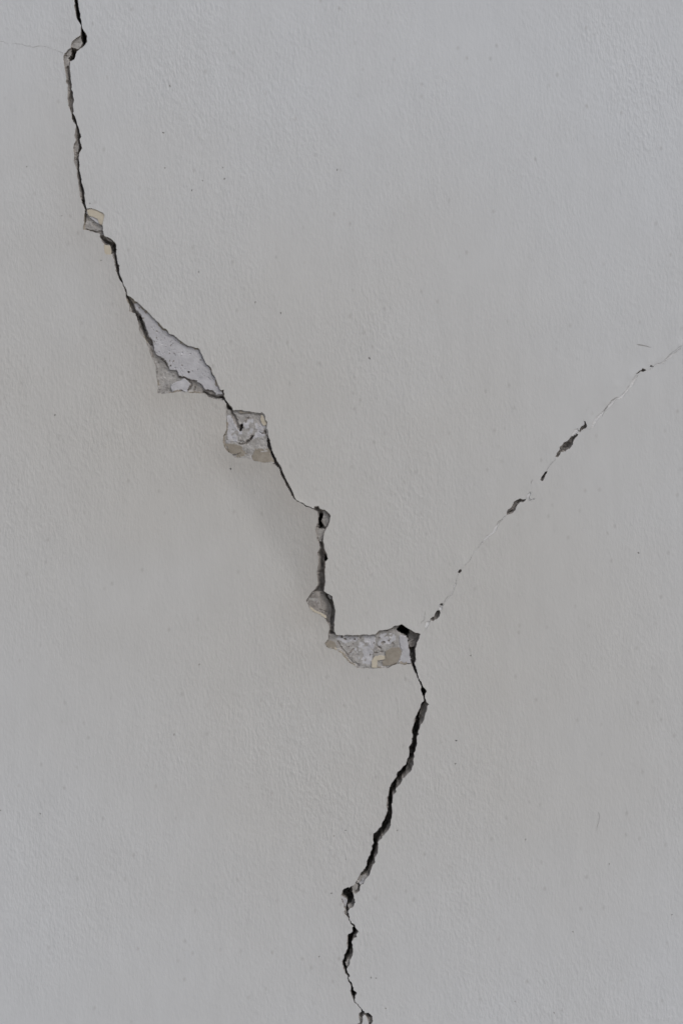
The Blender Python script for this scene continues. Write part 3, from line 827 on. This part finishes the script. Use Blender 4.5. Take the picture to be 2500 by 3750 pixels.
plate(zc(*A9, [(520, 1375), (580, 1330), (630, 1345), (625, 1400), (575, 1440), (545, 1430)]), 2.2, GREY, 0.2)
deep(zc(*B1, [(553, 218), (590, 250), (622, 310), (636, 400), (622, 470), (552, 515), (545, 570), (562, 660), (572, 700), (545, 655), (524, 560), (542, 480), (528, 400), (466, 355), (460, 315), (485, 265)]))
plate(zc(*B1, [(438, 350), (466, 360), (530, 402), (546, 480), (520, 545), (485, 540), (478, 470), (450, 400)]), 1.7, WHITE, 0.15)
plate(zc(*B1, [(545, 520), (600, 510), (640, 530), (580, 570), (545, 560)]), 3.4, GREY, 0.5)
plate(zc(*B1, [(640, 325), (668, 380), (676, 470), (640, 520), (622, 480), (640, 400)]), 6.0, RENDER, 1.0)
plate(zc(*B1, [(490, 612), (520, 600), (545, 660), (560, 715), (520, 672)]), 4.0, GREY, 0.6)
deep(zc(*B1, [(650, 850), (690, 890), (690, 950), (645, 1040), (620, 1130), (627, 1240), (572, 1290), (566, 1370), (525, 1410), (505, 1470), (530, 1540), (520, 1568), (492, 1560), (470, 1510), (468, 1450),
     (485, 1400), (505, 1325), (545, 1280), (560, 1200), (560, 1100), (565, 1000), (605, 965), (635, 910)]))
plate(zc(*B1, [(510, 1460), (550, 1410), (585, 1420), (575, 1480), (545, 1535), (525, 1510)]), 2.8, GREY, 0.3)
plate(zc(*B1, [(640, 1040), (690, 985), (705, 1040), (650, 1065)]), 5.0, GREY, 0.6)
deep(zc(*B2, [(490, 620), (535, 640), (535, 720), (548, 770), (560, 790), (562, 860), (590, 895), (615, 930), (635, 1000), (680, 1070), (660, 1110), (665, 1185), (615, 1080), (600, 1030), (614, 960), (590, 915), (562, 860), (530, 740), (500, 690)]))
plate(zc(*B2, [(484, 690), (510, 700), (530, 760), (540, 790), (500, 750)]), 2.6, GREY, 0.3)
groove(zc(*B2, [(765, 1330), (790, 1370), (770, 1420)]), 4, 8, RENDER)
groove(zc(*B2, [(800, 1370), (870, 1395), (890, 1440)]), 5, 8, RENDER)
plate(zc(*B2, [(745, 1460), (800, 1460), (790, 1530), (755, 1610), (700, 1610)]), 3.0, GREY, 0.6)
plate(zc(*B2, [(890, 1470), (945, 1460), (960, 1500), (945, 1560), (900, 1600), (895, 1540)]), 3.6, RENDER, 0.8)
deep([(1327, 3830), (1325, 3900), (1338, 3990), (1334, 4080), (1347, 4180), (1345, 4300), (1352, 4400), (1350, 4300), (1353, 4180), (1343, 4080), (1347, 3990), (1336, 3900), (1338, 3830)])

# --- the branch on the right
deep(zc(*C1, [(555, 800), (565, 765), (592, 738), (622, 740), (628, 765), (600, 800), (575, 835)]), 5.4, RENDER)
deep(zc(*C2, [(1005, 510), (1030, 455), (1080, 405), (1105, 350), (1150, 325), (1190, 310), (1175, 335), (1135, 385), (1105, 440), (1050, 490)]), 4.0, RENDER)
deep(zc(*C3, [(905, 635), (935, 600), (975, 588), (1010, 560), (985, 620), (950, 655), (915, 660)]), 5.4, RENDER)
deep(zc(*C3, [(790, 740), (815, 690), (880, 650), (850, 720), (815, 780)]), 3.6, RENDER)
deep(zc(*C3, [(1070, 480), (1125, 415), (1145, 385), (1160, 440), (1140, 460), (1100, 485)]), 5.4, RENDER)
deep(zc(*C3, [(730, 860), (760, 810), (775, 810), (750, 865)]), 3.6, RENDER)

# a broken step of undercoat under the lip of the skin
step = (patch >= 0) & (dist > -1) & (dist < 2 + 13 * np.clip(fbm(px, py, 36, 161, 4) + 0.05, 0, 1)) & (D < 6)
D = np.where(step, 0.95 + 0.25 * fbm(px, py, 9, 163, 2) + 0.04 * dpos, D)
MT = np.where(step, np.where(fbm(px, py, 40, 165, 3) > 0.12, TAN, GREY), MT)
# contact shade round the bare patches: a gap, its floor coloured darker
gap = (patch >= 0) & ~step & (dist > -1) & (dist < 4.5)
D = D + np.where(gap & (D < 9), 1.5 * np.clip(1 - np.abs(dist - 0.8) / 3.2, 0, 1) * (0.45 + 0.9 * np.clip(fbm(px, py, 28, 141, 3) + .2, -.5, .6)), 0)
MT = np.where(gap & (dist < 2.2) & (fbm(px, py, 26, 143, 3) > 0.0) & (MT != DARK), RENDER, MT)
for c in CHIP_R:
    r = (kid >= 1 + len(FRAGS)) & inside(px, py, np.asarray(c))
    MT = np.where(r, PALE, MT)
    D = np.where(r, 0.28, D)
D = np.where(dist < -0.8, np.minimum(D, 2.3), D)      # tucked under the skin

# --- build it, split into the bits that read as separate
index = -np.ones((ny, nx), np.int64)
index[J, I] = np.arange(len(J))
sj, si = np.nonzero((index[:-1, :-1] >= 0) & (index[1:, :-1] >= 0) & (index[:-1, 1:] >= 0) & (index[1:, 1:] >= 0))
q00 = index[sj, si]; q10 = index[sj, si + 1]; q01 = index[sj + 1, si]; q11 = index[sj + 1, si + 1]
jx = px + 0.7 * vnoise(px, py, 2.9, 111); jy = py + 0.7 * vnoise(px, py, 2.9, 112)
D3 = D + 0.06 * vnoise(px, py, 4.0, 113)
POS = P_np(jx, jy, D3)
fmat = np.maximum(MT[q00], np.maximum(MT[q10], np.maximum(MT[q01], MT[q11])))
# face owner
own_kid = kid[q00]; own_patch = patch[q00]; own_y = py[q00]
owner = np.where(own_kid == 0, 0, 1000 + own_kid)
owner = np.where(own_patch >= 0, 1 + own_patch, owner)
bounds = [-700, 700 + 63, 1085, 1498, 2166, 2322, 3249, 3389, 9000]
sect = np.digitize(own_y, bounds)
sect = np.where((px[q00] > 1350) & (own_y >= 2270) & (own_y < 2322), np.digitize(2400, bounds), sect)
owner = np.where(owner == 0, 100 + sect, owner)
owner = np.where(owner >= 1000 + npit, 5000, owner)

PATCH_LABEL = ['small bare patch with white plaster under a cream arc', 'largest bare patch, a tapering white plaster blade',
               'square bare patch with black pit and tan lower edge', 'rounded grey pocket where the crack bends',
               'long bare white patch left of the black hole']
patch_obj = {}
for ow in np.unique(owner):
    sel = owner == ow
    quads = np.stack([q00[sel], q10[sel], q11[sel], q01[sel]], 1)
    u, inv = np.unique(quads, return_inverse=True)
    qf = inv.reshape(quads.shape)
    fm = fmat[sel]
    props = {}
    if ow < 100:
        nm = 'bare_patch'; props['label'] = PATCH_LABEL[ow - 1]
    elif ow < 1000:
        nm = 'crack'
    elif ow < 1000 + 1 + len(FRAGS):
        nm = 'crack_opening'
    elif ow < 5000:
        nm = 'hairline_crack'
    else:
        nm = 'paint_pits'; props['kind'] = 'stuff'
    me = mesh_from(nm, POS[u], qf, SUB_MATS, fm, False)
    o = link(nm, me, wall, **props)
    if ow < 100:
        patch_obj[ow - 1] = o

# ================================================================== scraps of older paint left in the breaks
def scrap(poly, d_top, d_bot, mat, parent, name='paint_scrap', label=None, seed=1):
    loop = ragged(poly, 2.6, 0.8, seed=seed)
    lo = loop.min(0); hi = loop.max(0)
    gx, gy = grid(lo[0], hi[0], lo[1], hi[1], 6)
    k = inside(gx, gy, loop)
    p2 = [Vector((float(a), float(b))) for a, b in loop] + [Vector((float(a), float(b))) for a, b in zip(gx[k], gy[k])]
    e2 = [(i, (i + 1) % len(loop)) for i in range(len(loop))]
    v2, _, f2, _, _, _ = delaunay_2d_cdt(p2, e2, [], 1, 1e-4)
    v2 = np.array([(v.x, v.y) for v in v2])
    top = P_np(v2[:, 0], v2[:, 1], d_top + 0.10 * fbm(v2[:, 0], v2[:, 1], 18, seed, 3))
    vv = [tuple(p) for p in top]; ff = []
    e = {}
    for f in f2:
        f = list(f)
        a = v2[f[1]] - v2[f[0]]; b = v2[f[2]] - v2[f[0]]
        if a[0] * b[1] - a[1] * b[0] > 0:
            f = f[::-1]
        ff.append(tuple(f))
        for i in range(len(f)):
            e[(f[i], f[(i + 1) % len(f)])] = 1
    for (a, b) in [q for q in e if (q[1], q[0]) not in e]:
        n0 = len(vv)
        vv += [vv[a], vv[b], P(*v2[b], d_bot), P(*v2[a], d_bot)]
        ff.append((n0 + 1, n0, n0 + 3, n0 + 2))
    o = link(name, mesh_from(name, vv, ff, [mat], None, False), parent)
    if label:
        o['label'] = label
    return o

scrap(zc(*A3, [(462, 266), (520, 246), (594, 256), (664, 294), (732, 348), (718, 412), (694, 490), (640, 468), (615, 402), (570, 366), (500, 356), (480, 315)]), 0.35, 2.4, M_CREAM, patch_obj[0], label='cream arc of old paint', seed=3)
crack_mid = [o for o in wall.children if o.name.startswith('crack') and o.name != 'cracked_wall']
scrap(zc(*A3, [(706, 762), (760, 768), (798, 785), (812, 845), (808, 912), (738, 914), (706, 850)]), 1.3, 3.2, M_CREAM, crack_mid[1], label='small cream square of old paint', seed=4)
scrap(zc(*A5, [(800, 470), (850, 472), (880, 530), (884, 605), (850, 622), (815, 590), (800, 530)]), 1.3, 3.5, M_CREAM, patch_obj[2], seed=5)
scrap(zc(*A5, [(470, 408), (530, 398), (600, 408), (650, 424), (640, 444), (560, 440), (500, 440)]), 1.4, 3.5, M_TAN, patch_obj[2], seed=6)
scrap(zc(*A5, [(320, 905), (400, 888), (500, 905), (535, 930), (520, 1000), (430, 1030), (390, 1030), (340, 985)]), 1.6, 4, M_TAN, patch_obj[2], seed=7)
scrap(zc(*A5, [(700, 1020), (800, 1000), (925, 985), (955, 1060), (990, 1130), (960, 1158), (890, 1160), (790, 1145), (690, 1112), (670, 1060)]), 1.6, 4, M_TAN, patch_obj[2], seed=8)
scrap(zc(*A7, [(100, 370), (130, 400), (210, 445), (290, 480), (295, 515), (200, 468), (112, 418)]), 1.8, 4.5, M_CREAM, patch_obj[3], seed=9)
scrap(zc(*A7, [(282, 806), (340, 768), (398, 795), (408, 830), (385, 870), (310, 848)]), 1.6, 4.5, M_TAN, patch_obj[4], seed=10)
scrap(zc(*A7, [(392, 845), (440, 870), (505, 930), (498, 952), (460, 912), (392, 872)]), 1.3, 4, M_CREAM, patch_obj[4], seed=11)
scrap(zc(*A7, [(815, 1086), (815, 1005), (850, 955), (900, 945), (970, 945), (972, 985), (885, 996), (874, 1084)]), 0.8, 4, M_CREAM, patch_obj[4], label='hooked cream scrap of old paint', seed=12)
scrap(zc(*A7, [(980, 900), (1050, 855), (1130, 850), (1160, 900), (1130, 985), (1105, 1025), (1030, 1058), (945, 1062), (930, 1010), (975, 990)]), 1.3, 4, M_TAN, patch_obj[4], label='tan rounded scrap of old paint', seed=13)

# ------------------------------------------------------------------ render settings
scene.render.engine = 'CYCLES'
scene.cycles.max_bounces = 8
scene.cycles.diffuse_bounces = 4
